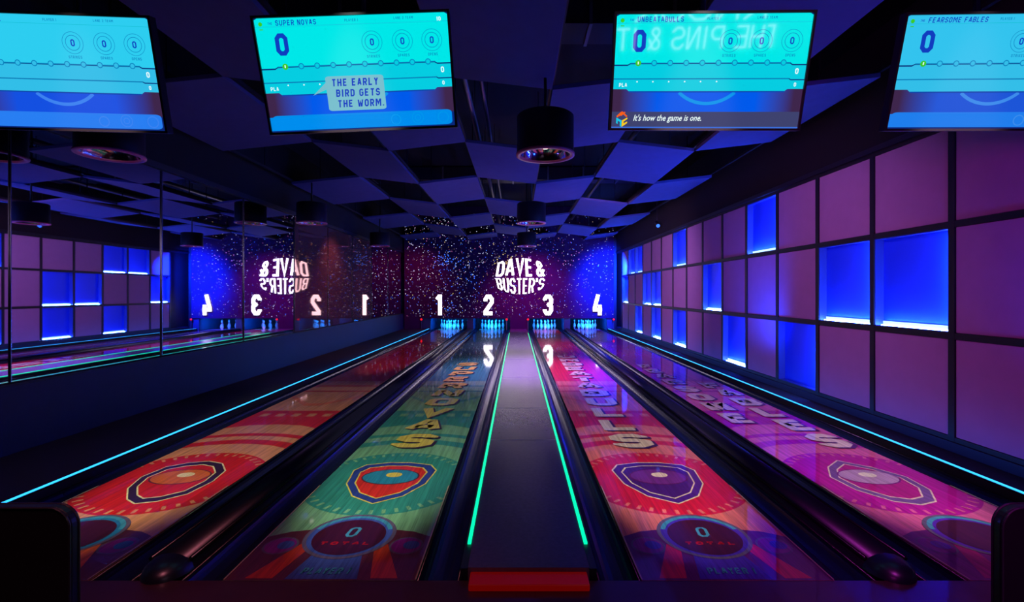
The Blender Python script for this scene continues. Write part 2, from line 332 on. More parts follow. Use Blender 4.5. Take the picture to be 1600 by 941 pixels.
# ------------------------------------------------------------------ lanes
LW = .527; Y0, Y1 = 2.69, 22.3
def lane(cx, label, pal, text_cols, emblem, score):
    e = empty('bowling_lane', (cx, Y0, 0), label, 'bowling lane')
    light_, main, pale, dark, cream, shade = [lanemat('lane_projection', c) for c in pal[:6]]  # light of the projected graphics painted as lane colours
    b = MB(); b.box((-LW, 0, -.12), (LW, Y1-Y0, 0), light_); b.build('lane_bed', e)
    g = MB()
    def P(poly, m, z, x0=-LW, x1=LW, ya=Y0, yb=20.6):
        q = clip(list(poly), x0, x1, ya, yb)
        if len(q) > 2: g.face([(x, y-Y0, z*.0006) for x, y in ccw(q)], m)
    # far solid colour, stripes, solid band with little blocks
    P([(-LW,8.75),(LW,8.75),(LW,20.6),(-LW,20.6)], main, 1)
    for y, t in ((8.25,.09),(7.82,.07),(14.2,.12),(14.6,.08),(16.5,.12)): P([(-LW,y),(LW,y),(LW,y+t),(-LW,y+t)], main if y < 9 else pale, 2)
    P([(-LW,5.72),(-.3,5.84),(0,5.88),(.3,5.84),(LW,5.72),(LW,6.56),(-LW,6.56)], main, 1)
    for k in range(5): x = -.42+.2*k; P([(x,6.25),(x+.1,6.25),(x+.1,6.4),(x,6.4)], light_, 2)
    for y in (7.1,):
        P([(-LW,y+.3),(-.1,y-.25),(.1,y-.25),(LW,y+.3),(LW,y+.42),(.1,y-.1),(-.1,y-.1),(-LW,y+.42)], pale, 1)
    for r0, r1 in ((.98,1.12),(1.26,1.36)):
        for q in ring(0, 4.15, r0, r1, 0, PI, 40): P(q, main, 1)
    # disc with a ring of ticks behind the emblem
    P(circ(0, 4.15, .68, 48), main, 1)
    for k in range(44):
        a = 2*PI*k/44+.05
        q = [(math.cos(a+s)*r, 4.15+math.sin(a+s)*r) for s, r in ((-.022,.59),(.022,.59),(.022,.655),(-.022,.655))]
        P(q, light_, 2)
    # shield emblem
    if emblem == 'shield':
        sh = [(-.37,4.36),(-.3,4.5),(-.1,4.56),(.1,4.56),(.3,4.5),(.37,4.36),(.33,4.05),(.2,3.8),(0,3.66),(-.2,3.8),(-.33,4.05)]
    elif emblem == 'oval':
        sh = [(-.16,4.56),(-.3,4.45),(-.34,4.2),(-.26,3.95),(-.1,3.74),(.02,3.66),(.16,3.7),(.3,3.84),(.34,4.1),(.3,4.35),(.16,4.54),(0,4.6)]
    else:
        sh = [(-.33,4.2),(-.2,4.44),(0,4.62),(.2,4.44),(.33,4.2),(.3,3.92),(.16,3.7),(0,3.64),(-.16,3.7),(-.3,3.92)]
    def sc(p, k): return [(x*k, 4.12+(y-4.12)*k) for x, y in p]
    ring_c, in_c, blob_c, blob2 = [lanemat('lane_projection', c) for c in pal[6:10]]
    P(sc(sh, 1.0), cream, 3); P(sc(sh, .965), ring_c, 4); P(sc(sh, .80), cream, 5); P(sc(sh, .765), in_c, 6)
    P(circ(0, 4.2, .245, 36, .175), dark, 7); P(circ(0, 4.2, .232, 36, .163), blob_c, 8); P(circ(.02, 4.24, .07, 24, .055), blob2, 9)
    # score console at the foul line
    P([(-LW,Y0),(LW,Y0),(LW,3.17),(.4,3.24),(.2,3.28),(-.2,3.28),(-.4,3.24),(-LW,3.17)], dark, 3)
    og = lanemat('lane_projection', pal[10]); blue = lanemat('lane_projection', pal[11]); grey = lanemat('lane_projection', (95,80,100)); vio = lanemat('lane_projection', (130,20,120))
    tealm = lanemat('lane_projection', (60,140,160)); redm = lanemat('lane_projection', (170,15,20)); inner = lanemat('lane_projection', (62,12,34))
    P([(-.2,2.7),(.2,2.7),(.14,3.0),(-.14,3.0)], blue, 4)
    for s in (-1, 1):
        P([(s*.2,3.03),(s*.27,3.08),(s*.42,2.71),(s*.27,2.71)], og, 4)
        P(circ(s*.39,3.06,.105), grey, 4); P(circ(s*.39,3.06,.092), vio, 5); P(circ(s*.39+.03,3.065,.05), blue, 6)
    P(circ(0,3.19,.29,48), grey, 7); P(circ(0,3.19,.265,48), blue, 8); 
    for q in ring(0, 3.19, .235, .265, .3, PI-.3, 30): P(q, tealm, 9)
    P(circ(0,3.17,.228,48), inner, 10)
    if score:
        for q in word('0', .075, .13, .02, 0, 0, 3.16, .12): P(q, tealm, 11)
        for q in word('TOTAL', .045, .04, .013, .022, 0, 3.06, .15): P(q, redm, 11)
    for q in word('PLAYER 1', .031, .06, .010, .008, 0, 2.745, .12): P(q, tealm, 11)
    fin = lanemat('lane_projection', (190,160,130))
    for s in (-1, 1): P([(s*LW,Y0),(s*(LW-.008),Y0),(s*(LW-.008),4.0),(s*LW,4.0)], fin, 12)
    # team name, one letter after the other up the lane
    for x, ystart, txt, shear, lw in text_cols:
        for i, ch in enumerate(txt):
            y = ystart+.62*i
            for q in glyph(ch, lw, .48, .125):
                P([(x-lw/2+.03+p.x+shear*p.y, y-.03+p.y) for p in q], shade, 13)
            for q in glyph(ch, lw, .48, .125):
                P([(x-lw/2+p.x+shear*p.y, y+p.y) for p in q], cream, 14)
    g.build('lane_graphics', e)
    return e
lane(L1, 'orange and red projection-painted bowling lane nearest the mirror wall, under number 1',
     [(214,138,88),(205,28,18),(226,110,60),(92,34,48),(240,215,150),(50,20,40),(50,26,52),(200,30,22),(205,95,30),(235,205,150),(220,90,30),(30,110,150)], [], 'oval', False)
lane(L2, 'teal green projection-painted bowling lane with gold letters, under number 2',
     [(116,168,116),(48,134,112),(70,150,120),(92,36,48),(245,200,80),(60,40,60),(44,62,130),(215,45,35),(40,130,150),(235,190,70),(185,55,18),(60,80,150)],
     [(-.03, 4.98, 'SAVONREPUS', .12, .42)], 'shield', True)
lane(L3, 'red and orange projection-painted bowling lane with cream letters, under number 3',
     [(222,112,92),(205,22,48),(225,90,70),(96,18,84),(240,205,160),(60,20,70),(74,26,120),(70,24,105),(110,40,120),(235,200,170),(200,20,50),(70,40,160)],
     [(0, 4.98, 'SLLUBATAEBNU', 0, .42)], 'shield', True)
lane(L4, 'magenta projection-painted bowling lane beside the panelled wall, under number 4',
     [(215,88,135),(178,10,132),(200,50,140),(110,20,100),(235,190,170),(80,20,90),(110,70,130),(170,20,110),(175,130,165),(225,200,180),(170,20,90),(80,30,160)],
     [(.3, 4.98, 'SELBAF', 0, .34), (-.24, 5.92, 'EMOSRAEF', 0, .34)], 'drop', False)

# gutters: long half pipes
def gutter(cx, label):
    wd = .235; n = 12; pts = []
    for k in range(n+1):
        a = PI*k/n; pts.append((-math.cos(a)*(wd/2-.012), -.005-math.sin(a)*.085))
    out = [(-wd/2, -.12), (wd/2, -.12), (wd/2, -.005)]+pts[::-1]+[(-wd/2, -.005)]
    b = MB()
    ym = Y1-1.9-Y0
    for i in range(len(pts)-1):
        (x0, z0), (x1, z1) = pts[i], pts[i+1]
        b.face([(x0, 0, z0), (x1, 0, z1), (x1, ym+1.9, z1), (x0, ym+1.9, z0)], 'gutter')
    for s in (-1, 1): b.box((s*wd/2, 0, -.12), (s*(wd/2-.013), ym+1.9, -.003), 'gloss')
    b.box((-wd/2+.013, 0, -.125), (wd/2-.013, ym+1.9, -.1), 'gloss')
    o = b.build('gutter', smooth=True, loc=(cx, Y0, 0)); tag(o, label, 'gutter', 'gutters along the lanes')
for cx, lb in ((L1-LW-.1185, 'black gutter between the side ledge by the mirrors and the orange lane'), (L1+LW+.1185, 'black gutter on the divider side of the orange lane'),
               (L2-LW-.1185, 'black gutter on the divider side of the teal lane'), (L2+LW+.1185, 'black gutter between the teal lane and the centre walkway'),
               (L3-LW-.1185, 'black gutter between the centre walkway and the red lane'), (L3+LW+.1185, 'black gutter on the divider side of the red lane'),
               (L4-LW-.1185, 'black gutter on the divider side of the magenta lane'), (L4+LW+.1185, 'black gutter between the magenta lane and the wall ledge')):
    gutter(cx, lb)

# dividers between the lanes of a pair
for cx, lb in (((L1+L2)/2, 'glossy black rounded divider rail between the orange and teal lanes'), ((L3+L4)/2, 'glossy black rounded divider rail between the red and magenta lanes')):
    e = empty('lane_divider', (cx, Y0, 0), lb, 'lane divider', 'divider rails')
    hw = .126; prof = [(-hw, -.12), (-hw, .02)]+[(-math.cos(PI*k/10)*(hw-.01), .03+math.sin(PI*k/10)*.055) for k in range(11)]+[(hw, .02), (hw, -.12)]
    b = MB(); b.prism(prof[::-1], .12, 17.9, 'cap'); o = b.build('rail', e, smooth=False)
    for p in o.data.polygons: p.use_smooth = len(p.vertices) == 4
    b = MB(); b.tube((-hw+.012, .12, .055), (-hw+.012, 17.9, .055), .014, 'gloss'); b.tube((hw-.012, .12, .055), (hw-.012, 17.9, .055), .014, 'gloss'); b.build('bumper_rail', e, smooth=True)
    b = MB(); n = 8; vs = []
    for j in range(7):
        t = j/6*PI/2; yy = .12-.16*math.sin(t); s = math.cos(t)*.999+.001
        for k in range(n+1): a = PI*k/n; vs.append((-math.cos(a)*hw*s*1.05, yy, .0+math.sin(a)*.088*s))
    b.mesh(vs, [(j*(n+1)+k, j*(n+1)+k+1, (j+1)*(n+1)+k+1, (j+1)*(n+1)+k) for j in range(6) for k in range(n)], 'cap'); b.build('end_cap', e, smooth=True)

# centre walkway
e = empty('center_walkway', (0, 2.72, 0), 'dark raised walkway between the two green light strips', 'walkway')
b = MB(); b.box((-.335, 0, -.15), (.335, 17.86, .055), 'deck'); b.build('deck', e)
for y in (2.35, 3.75, 6.1, 8.5):
    b = MB(); b.box((-.335, y, .0548), (.335, y+.012, .0562), 'seam'); b.build('seam', e)
for s in (-1, 1):
    b = MB(); b.box((s*.337, .0, -.15), (s*.377, 17.86, .05), 'led_base'); b.build('side_rail', e)
b = MB(); b.box((-.32, -.13, .0005), (.32, -.004, .036), 'redstrip'); b.build('foul_light', e, bevel=.006)
for s, lb in ((-1, 'green light strip along the left edge of the centre walkway'), (1, 'green light strip along the right edge of the centre walkway')):
    b = MB(); b.box((-.0105, 0, 0), (.0105, 15.5, .012), 'led_green'); o = b.build('light_strip', loc=(s*.352, 2.98, .0505)); tag(o, lb, 'light strip', 'green light strips')
# side ledges and blue strips
for s, x0, x1, lb, l2 in ((-1, -3.698, WL+.052, 'low dark ledge between the orange lane and the navy wall', 'bright blue light strip on the ledge by the navy wall'), (1, 3.698, WR-.032, 'narrow dark ledge between the magenta lane and the panelled wall', 'bright blue light strip at the foot of the panelled wall')):
    e = empty('side_ledge', (0, 2.4, 0), lb, 'ledge', 'side ledges')
    b = MB(); b.box((x0, 0, -.19), (x1, 18.15, .06), 'ledge'); b.build('ledge_body', e, bevel=.004)
    b = MB(); b.box((x0, 0, .0605), (x0+s*.014, 18.15, .072), 'gloss'); b.box((x0+s*.05, 0, .0605), (x0+s*.062, 18.15, .072), 'gloss'); b.build('channel', e)
    b = MB(); b.box((-.009, 0, 0), (.009, 18.1, .016), 'led_blue'); o = b.build('light_strip', loc=(s*3.731, 2.42, .0608)); tag(o, l2, 'light strip', 'blue light strips')

# ------------------------------------------------------------------ panelled wall: grid frame, fabric panels, lit niches
YC = [3.66+1.056*k for k in range(16)]
ZR = [3.19, 2.227, 1.157, .165]
hb = .034
b = MB()
for y in YC: b.box((WR-.01, y-hb, .152), (WR+.03, y+hb, 3.198), 'frame')
for z in ZR: 
    for k in range(15): b.box((WR-.008, YC[k]+hb, max(.152, z-.03)), (WR+.03, YC[k+1]-hb, min(3.198, z+.03)), 'frame')
gf = b.build('panel_grid_frame'); tag(gf, 'black grid frame holding the square panels of the right wall', 'wall frame')
lit = {(1,1),(2,1),(3,2),(4,0),(5,2),(6,1),(8,0),(8,2),(10,1),(10,2),(11,1),(12,0),(12,2),(13,0),(14,1)}
rows = ['top', 'middle', 'bottom']
for c in range(15):
    for r in range(3):
        y0, y1 = YC[c]+hb+.002, YC[c+1]-hb-.002; z1, z0 = ZR[r]-.032, ZR[r+1]+.032
        pos = '%s row, %s column counting from the front' % (rows[r], ORD[c])
        if (c, r) in lit:
            e = empty('light_niche', (WR, (y0+y1)/2, z0), 'blue-lit recessed square niche in the wall grid, '+pos, 'wall light', 'lit wall niches')
            w2 = (y1-y0)/2; h = z1-z0
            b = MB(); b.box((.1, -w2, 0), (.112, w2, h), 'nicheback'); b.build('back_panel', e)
            b = MB(); b.box((.0, w2-.008, 0), (.1, w2, h), 'nicheside'); b.box((.0, -w2, 0), (.1, -w2+.008, h), 'nicheside')
            b.box((.0, -w2+.008, 0), (.1, w2-.008, .008), 'nicheside'); b.box((.0, -w2+.008, h-.008), (.1, w2-.008, h), 'nicheside'); b.build('niche_frame', e)
            dim = (c, r) == (3, 2)
            if not dim:
                b = MB(); b.box((.052, -w2+.03, .0085), (.064, w2-.03, .016), 'niche_led'); b.build('led_strip', e)
                b = MB(); b.box((.09, -w2+.009, .0085), (.0995, w2-.009, .056), 'niche_band'); b.build('glow_band', [c for c in e.children if c.name.startswith('back_panel')][0])  # bright strip added as the LED glow at the panel's foot
            b = MB(); b.box((.05, -w2+.0085, .03), (.062, -w2+.014, h-.03), 'niche_led'); b.build('led_strip', e)
        else:
            b = MB(); b.box((0, -(y1-y0)/2, 0), (.03, (y1-y0)/2, z1-z0), 'fabric')
            o = b.build('fabric_panel', loc=(WR+.004, (y0+y1)/2, z0), bevel=.006); tag(o, 'lilac fabric square wall panel, '+pos, 'wall panel', 'lilac wall panels')

# ------------------------------------------------------------------ mirrors on the left wall
YM = [2.70, 4.65, 6.63, 8.62, 10.58, 12.46, 14.3, 16.2, 18.25, 20.5]
mat_for = ['mirror', 'mirror', 'mirror', 'mirror', 'bronze', 'bronze', 'bronze', 'mirror', 'mirror']
for k in range(9):
    b = MB(); b.box((-.008, 0, 0), (.0, YM[k+1]-YM[k]-.012, 2.49), mat_for[k])
    o = b.build('mirror_panel', loc=(WL, YM[k]+.006, .725))
    tag(o, ('bronze-tinted' if mat_for[k] == 'bronze' else 'clear')+' mirror panel above the navy wall, %s from the front' % ORD[k], 'mirror', 'wall mirrors')
for k in range(1, 9):
    wd = .016 if k == 2 else .006
    b = MB(); b.box((-.004, -wd/2, 0), (.012, wd/2, 2.49), 'mirror_trim'); o = b.build('mirror_trim_strip', loc=(WL+.003, YM[k], .725))
    tag(o, ('wide bright' if k == 2 else 'thin')+' metal strip over the %s mirror joint from the front' % ORD[k-1], 'trim strip', 'mirror joint strips')

# ------------------------------------------------------------------ mural over the pin decks
YW = 20.6
e = empty('star_mural', (0, YW, 0), 'starry night mural panel above the pin decks at the far end', 'mural')
b = MB(); b.box((WL+.07, 0, .50), (WR-.12, .05, 5.18), 'mural'); b.box((-.36, 0, -.1), (.36, .05, .50), 'mural')
b.box((WL+.07, 0, -.1), (-4.12, .05, .50), 'mural'); b.build('printed_face', e)
b = MB(); b.box((WR-.12, -.01, -.1), (WR-.01, .05, 5.18), 'black'); b.build('side_border', e)
b = MB()
def star(x, z, r, m):
    n = 6; b.face([(x+r*math.cos(2*PI*k/n), -.004, z+r*math.sin(2*PI*k/n)) for k in range(n)][::-1], m)
for i in range(2300):
    x = random.uniform(WL+.1, WR-.03); z = random.uniform(.55, 4.9)
    if x > .8 and random.random() < .45: continue
    r = random.choice((.009, .011, .013, .014, .018)); q = random.random()
    m = 'star' if q < .25 else 'star_b' if q < .42 else 'star_y' if q < .5 else 'star_r' if q < .62 else 'star_dim'
    star(x, z, r, m)
for (cx, cz, n, m) in ((-3.0, 2.9, 60, 'star_b'), (-3.0, 1.2, 18, 'star_b'), (-.6, 2.9, 30, 'star_y'), (2.4, 2.9, 20, 'star_r'), (-2.4, 2.0, 25, 'star_b')):
    for i in range(n): star(random.gauss(cx, .35), random.gauss(cz, .22), random.choice((.013, .02, .026)), m)
sp = b.build('star_lights', e); sp['kind'] = 'stuff'

# numbers
def sign_glyphs(quads, b, depth, y, mface, mside):
    for q in quads:
        q = ccw(q); n = len(q)
        b.face([(x, y, z) for x, z in q], mface)
        for i in range(n):
            a, c = q[i], q[(i+1) % n]; b.face([(a[0], y, a[1]), (a[0], y+depth, a[1]), (c[0], y+depth, c[1]), (c[0], y, c[1])], mside)
for ch, x, col in (('1', -3.31, 'orange'), ('2', -1.25, 'teal'), ('3', 1.22, 'red'), ('4', 3.30, 'magenta')):
    b = MB(); wd = .42
    qs = [[(p.x-wd/2, p.y-.43) for p in q] for q in glyph(ch, wd, .86, .155)]
    sign_glyphs(qs, b, .05, -.025, 'sign', 'signside')
    o = b.build('lane_number_sign', loc=(x, YW-.045, 1.06)); tag(o, 'glowing white number %s on the mural above the %s lane' % (ch, col), 'number sign', 'lane numbers')
# big lettered sign shaped like a ball
e = empty('letter_sign', (.07, YW-.02, 2.25), 'glowing white two-line lettered sign shaped like a ball on the mural', 'sign')
def sgn(text, ws, row):
    tot = sum(ws)+.05*(len(ws)-1); x = -tot/2
    for ch, wd in zip(text, ws):
        if ch != ' ':
            b = MB(); qs = []
            for q in glyph(ch, wd, 1, .088 if row else .118):
                o_ = []
                for p in q:
                    u = (x+p.x)/(tot/2)*1.0; v = p.y
                    if row == 0: z = .0+v*(.56+.2*max(0, 1-u*u)); k = 1-.09*v*v
                    else: z = -.08-(1-v)*(.42+.24*max(0, 1-u*u)); k = 1-.10*(1-v)**2
                    o_.append((u*1.03*k, z))
                qs.append(o_)
            sign_glyphs(qs, b, .05, -.05, 'sign', 'signside'); b.build('letter', e)
        x += wd+.05
sgn('DAVE &', [.40, .44, .44, .36, .04, .42], 0)
sgn("BUSTER'S", [.30, .30, .30, .28, .26, .30, .10, .30], 1)

# pin decks
hp = {}
def pinmesh():
    b = MB(); prof = [(.0,0),(.026,0),(.030,.01),(.046,.05),(.058,.09),(.0605,.115),(.058,.145),(.048,.185),(.035,.215),(.026,.24),(.0235,.262),(.0245,.285),(.030,.32),(.0325,.343),(.030,.362),(.02,.376),(.0,.381)]
    b.lathe(prof, 'pin', 16); b.lathe([(.0265,.244),(.0245,.262)], 'pinred', 16); b.lathe([(.0255,.275),(.0285,.295)], 'pinred', 16)
    return b
first = None
pat = [(0,0,'front pin'), (-.1524,.264,'second row, left pin'), (.1524,.264,'second row, right pin'), (-.3048,.528,'third row, left pin'), (0,.528,'third row, middle pin'), (.3048,.528,'third row, right pin'),
       (-.4572,.792,'back row, far left pin'), (-.1524,.792,'back row, inner left pin'), (.1524,.792,'back row, inner right pin'), (.4572,.792,'back row, far right pin')]
for x, num in ((L1,'1'), (L2,'2'), (L3,'3'), (L4,'4')):
    for dx, dy, nm in pat:
        if first is None: first = pinmesh().build('bowling_pin', smooth=True); o = first
        else: o = first.copy(); C.objects.link(o)
        o.location = (x+dx, 20.98+dy, .0005); tag(o, 'blue-lit white bowling pin under number %s, %s' % (num, nm), 'bowling pin', 'bowling pins')
    light('pin_deck_light', 'AREA', (x, 20.75, .47), (x, 21.5, .1), 60, (.003, .2, 1), size=1.0, size_y=.08)
for x0, x1, lb in ((-4.1, -3.7, 'beside the ledge left of number 1'), (L1+LW+.24, L2-LW-.24, 'between the pins under numbers 1 and 2'), (-.60+.24, -.36+.03, 'left of the centre walkway end'),
               (.36-.03, .60-.24, 'right of the centre walkway end'), (L3+LW+.24, L4-LW-.24, 'between the pins under numbers 3 and 4'), (3.7, 4.06, 'beside the panelled wall end')):
    if x1 < x0: x0, x1 = x1, x0
    b = MB(); b.box((x0, 20.66, -.18), (x1, 22.4, .62), 'kick'); o = b.build('kickback_panel', bevel=.004); tag(o, 'blue-lit kickback side panel '+lb, 'kickback panel', 'kickback panels')
b = MB(); b.box((-4.2, 22.42, -.18), (4.1, 22.46, .7), 'curtain'); tag(b.build('pit_curtain'), 'dark curtain behind the bowling pins at the far end', 'curtain')
for x, lb in ((-4.06, 'small red lamp left of the pins under number 1'), (-.5, 'small red lamp right of the pins under number 2'), (.39, 'small red lamp left of the pins under number 3'), (3.97, 'small red lamp right of the pins under number 4')):
    e = empty('signal_lamp', (x, YW-.03, .455), lb, 'lamp', 'red signal lamps')
    b = MB(); b.lathe([(.0,.03),(.03,.026),(.042,.01),(.045,0)], 'redlamp', 14); o = b.build('lens', e, smooth=True); o.rotation_euler = (PI/2, 0, 0)
    b = MB(); b.box((-.055, -.006, -.055), (.055, .01, .055), 'gloss'); b.build('housing', e)
    b = MB(); b.box((-.015, -.004, -.45), (.015, .012, -.055), 'pipe'); b.build('post', e)

# ------------------------------------------------------------------ ceiling panels
ZC = H+2.19
ZX = [H+(2.19 if i % 2 == 0 else 2.33) for i in range(8)]   # folded panel planes: low and high joints alternate
XC = [-4.62, -3.24, -2.05, -.868, .317, 1.5, 2.69, 3.87]
YR = [7.63+2.31*k for k in range(-4, 7)]
colw = ['leftmost', 'second', 'third', 'fourth', 'fifth', 'sixth', 'rightmost']
pend_holes = []
for ci in range(7):
    cidx = ci-3
    for ri in range(10):
        k = ri-4
        if (cidx+k) % 2: continue
        x0, x1, y0, y1 = XC[ci], XC[ci+1], YR[ri], min(YR[ri+1], 20.5)
        za, zb = ZX[ci], ZX[ci+1]
        e = empty('acoustic_panel', ((x0+x1)/2, (y0+y1)/2, (za+zb)/2), 'dark rectangular ceiling panel, %s column across, %s row from the front' % (colw[ci], ORD[ri]), 'ceiling panel', 'hanging ceiling panels')
        a, c = (x1-x0)/2-.004, (y1-y0)/2-.004
        dz = (zb-za)/2; b = MB(); b.prism([(-a, -dz), (a, dz), (a, dz+.05), (-a, -dz+.05)], -c, c, 'cloud'); b.build('panel_face', e, bevel=.004)
        b = MB(); b.prism([(-a, -dz+.051), (a, dz+.051), (a, dz+.056), (-a, -dz+.056)], -c+.02, c-.02, 'cloudedge'); b.build('backing', e)
for x, zx in zip(XC, ZX):
    b = MB(); b.box((-.02, 0, 0), (.02, 20.5+1.6, .04), 'duct')
    for t in range(9): b.box((-.008, .5+t*2.5, .04), (.008, .516+t*2.5, 5.2-zx-.061), 'duct')
    tag(b.build('ceiling_rail', loc=(x, -1.6, zx+.06)), 'trim', None)
for t, o in enumerate([o for o in C.objects if o.name.startswith('ceiling_rail')]):
    o['label'] = 'thin dark steel rail carrying the hanging ceiling panels, %s from the left' % ORD[t]; o['category'] = 'ceiling rail'; o['group'] = 'ceiling panel rails'
# plenum services
for i, (x, y0, y1, z, r) in enumerate(((-.75, 2.0, 19.5, 4.35, .045), (-.55, 2.0, 19.5, 4.45, .03), (2.1, 2.0, 19.5, 4.5, .05), (-2.6, 2.0, 19.5, 4.4, .04))):
    b = MB(); b.tube((0, 0, 0), (0, y1-y0, 0), r, 'pipe', 12)
    for t in range(7): b.tube((0, .8+t*2.6, 0), (0, .8+t*2.6, 5.198-z), .006, 'duct', 6)
    tag(b.build('pipe', loc=(x, y0, z), smooth=True), ['thicker grey pipe above the middle ceiling panels', 'thinner grey pipe above the middle ceiling panels', 'grey pipe above the right ceiling panels', 'grey pipe above the left ceiling panels'][i], 'pipe')
for i, (y, z) in enumerate(((5.9, 4.8), (14.05, 4.8))):
    b = MB(); b.box((-4.4, 0, 0), (3.8, .5, .35), 'duct')
    for k in range(9): b.box((-4.2+k, -.02, -.02), (-4.16+k, .52, .37), 'pipe')
    tag(b.build('air_duct', loc=(0, y, z)), ['dark metal air duct crossing above the nearer ceiling gaps', 'dark metal air duct crossing above the far ceiling gaps'][i], 'air duct')

# ------------------------------------------------------------------ pendant downlights
def pendant():
    e = empty('pendant_light', (0, 0, 0), 'x', 'pendant light', 'black drum pendant lights')
    b = MB(); b.lathe([(.0,.40),(.27,.40),(.29,.385),(.29,.0)], 'pend', 40); b.build('shade', e, smooth=False)
    for p in e.children[0].data.polygons: p.use_smooth = True
    b = MB(); b.lathe([(.29,.012),(.298,.012),(.300,.0),(.298,-.012),(.255,-.012),(.25,0),(.255,.012)], 'pendrim', 40); b.build('rim', e, smooth=True)
    b = MB(); b.lathe([(.255,.0),(.24,.06),(.19,.13),(.1,.17),(.0,.18)], 'pendref', 40); b.build('reflector', e, smooth=True)
    b = MB(); b.lathe([(.0,.06),(.03,.065),(.045,.09),(.04,.12),(.02,.15)], 'bulb', 16); b.build('bulb', [c for c in e.children if c.name.startswith('reflector')][0], smooth=True)
    b = MB(); b.tube((0,0,0), (0,0,1), .016, 'pend', 12); b.build('stem', e, smooth=True, loc=(0,0,.4))
    return e
p0 = pendant(); k = 0
for x, side in ((.226, 'over the centre walkway'), (-4.23, 'beside the mirror wall')):
    for y, w_ in ((5.05, 'nearest'), (10.0, 'second'), (14.95, 'farthest')):
        r = p0 if k == 0 else copy_tree(p0, (0,0,0)); k += 1
        l_ = light('pendant_lamp', 'SPOT', (0, 0, .03), (0, 0, -3), ((1500 if w_ == 'second' else 500) if side[0] == 'o' and w_ != 'nearest' else 14), (.52, .27, 1), spot=86, blend=.8, radius=.12); l_.parent = r
        r.location = (x, y, 2.985)
        for c in r.children:
            if c.name.startswith('stem'): c.scale = (1, 1, ((ZX[4]+.008 if side[0] == 'o' else ZX[1]-.1)-2.985-.401) if (side[0] == 'o') == (w_ == 'nearest') else 5.199-2.985-.4)
        r['label'] = 'black drum pendant light %s, %s of its row' % (side, w_)
# little blue spotlight near the panelled wall
e = empty('spotlight', (3.945, 14.1, 3.51), 'small blue-lit spotlight hanging near the top of the panelled wall', 'spotlight')
b = MB(); b.tube((0,0,.1), (0,0,5.19-3.51), .012, 'pend', 10); b.build('stem', e)
b = MB(); b.tube((0,.08,.08), (0,-.08,-.03), .055, 'pend', 16); b.build('head', e, smooth=True)
b = MB(); b.tube((0,-.08,-.03), (0,-.098,-.042), .05, 'spotblue', 16); b.build('lens', e)

# ------------------------------------------------------------------ screens
SW, SH = 1.24, 1.24*9/16
def semat(name, rgb, s=1.0): return pm(name, (8, 8, 10), .04, emit=rgb, es=s)
def gradmat(c):
    m = semat('screen_light', c); nt = m.node_tree; tc = nt.nodes.new('ShaderNodeTexCoord'); sx = nt.nodes.new('ShaderNodeSeparateXYZ')
    mr = nt.nodes.new('ShaderNodeMapRange'); mr.inputs[1].default_value = -SW/2; mr.inputs[2].default_value = SW/2
    cr = nt.nodes.new('ShaderNodeValToRGB'); el = cr.color_ramp.elements
    el[0].position = .04; el[0].color = (*lin((62,38,75)), 1); el[1].position = .96; el[1].color = (*lin((62,38,75)), 1)
    for p in (.24, .76): q = el.new(p); q.color = (*lin(c), 1)
    nt.links.new(tc.outputs['Object'], sx.inputs[0]); nt.links.new(sx.outputs[0], mr.inputs[0]); nt.links.new(mr.outputs[0], cr.inputs[0])
    nt.links.new(cr.outputs[0], nt.nodes['Principled BSDF'].inputs['Emission Color']); return m
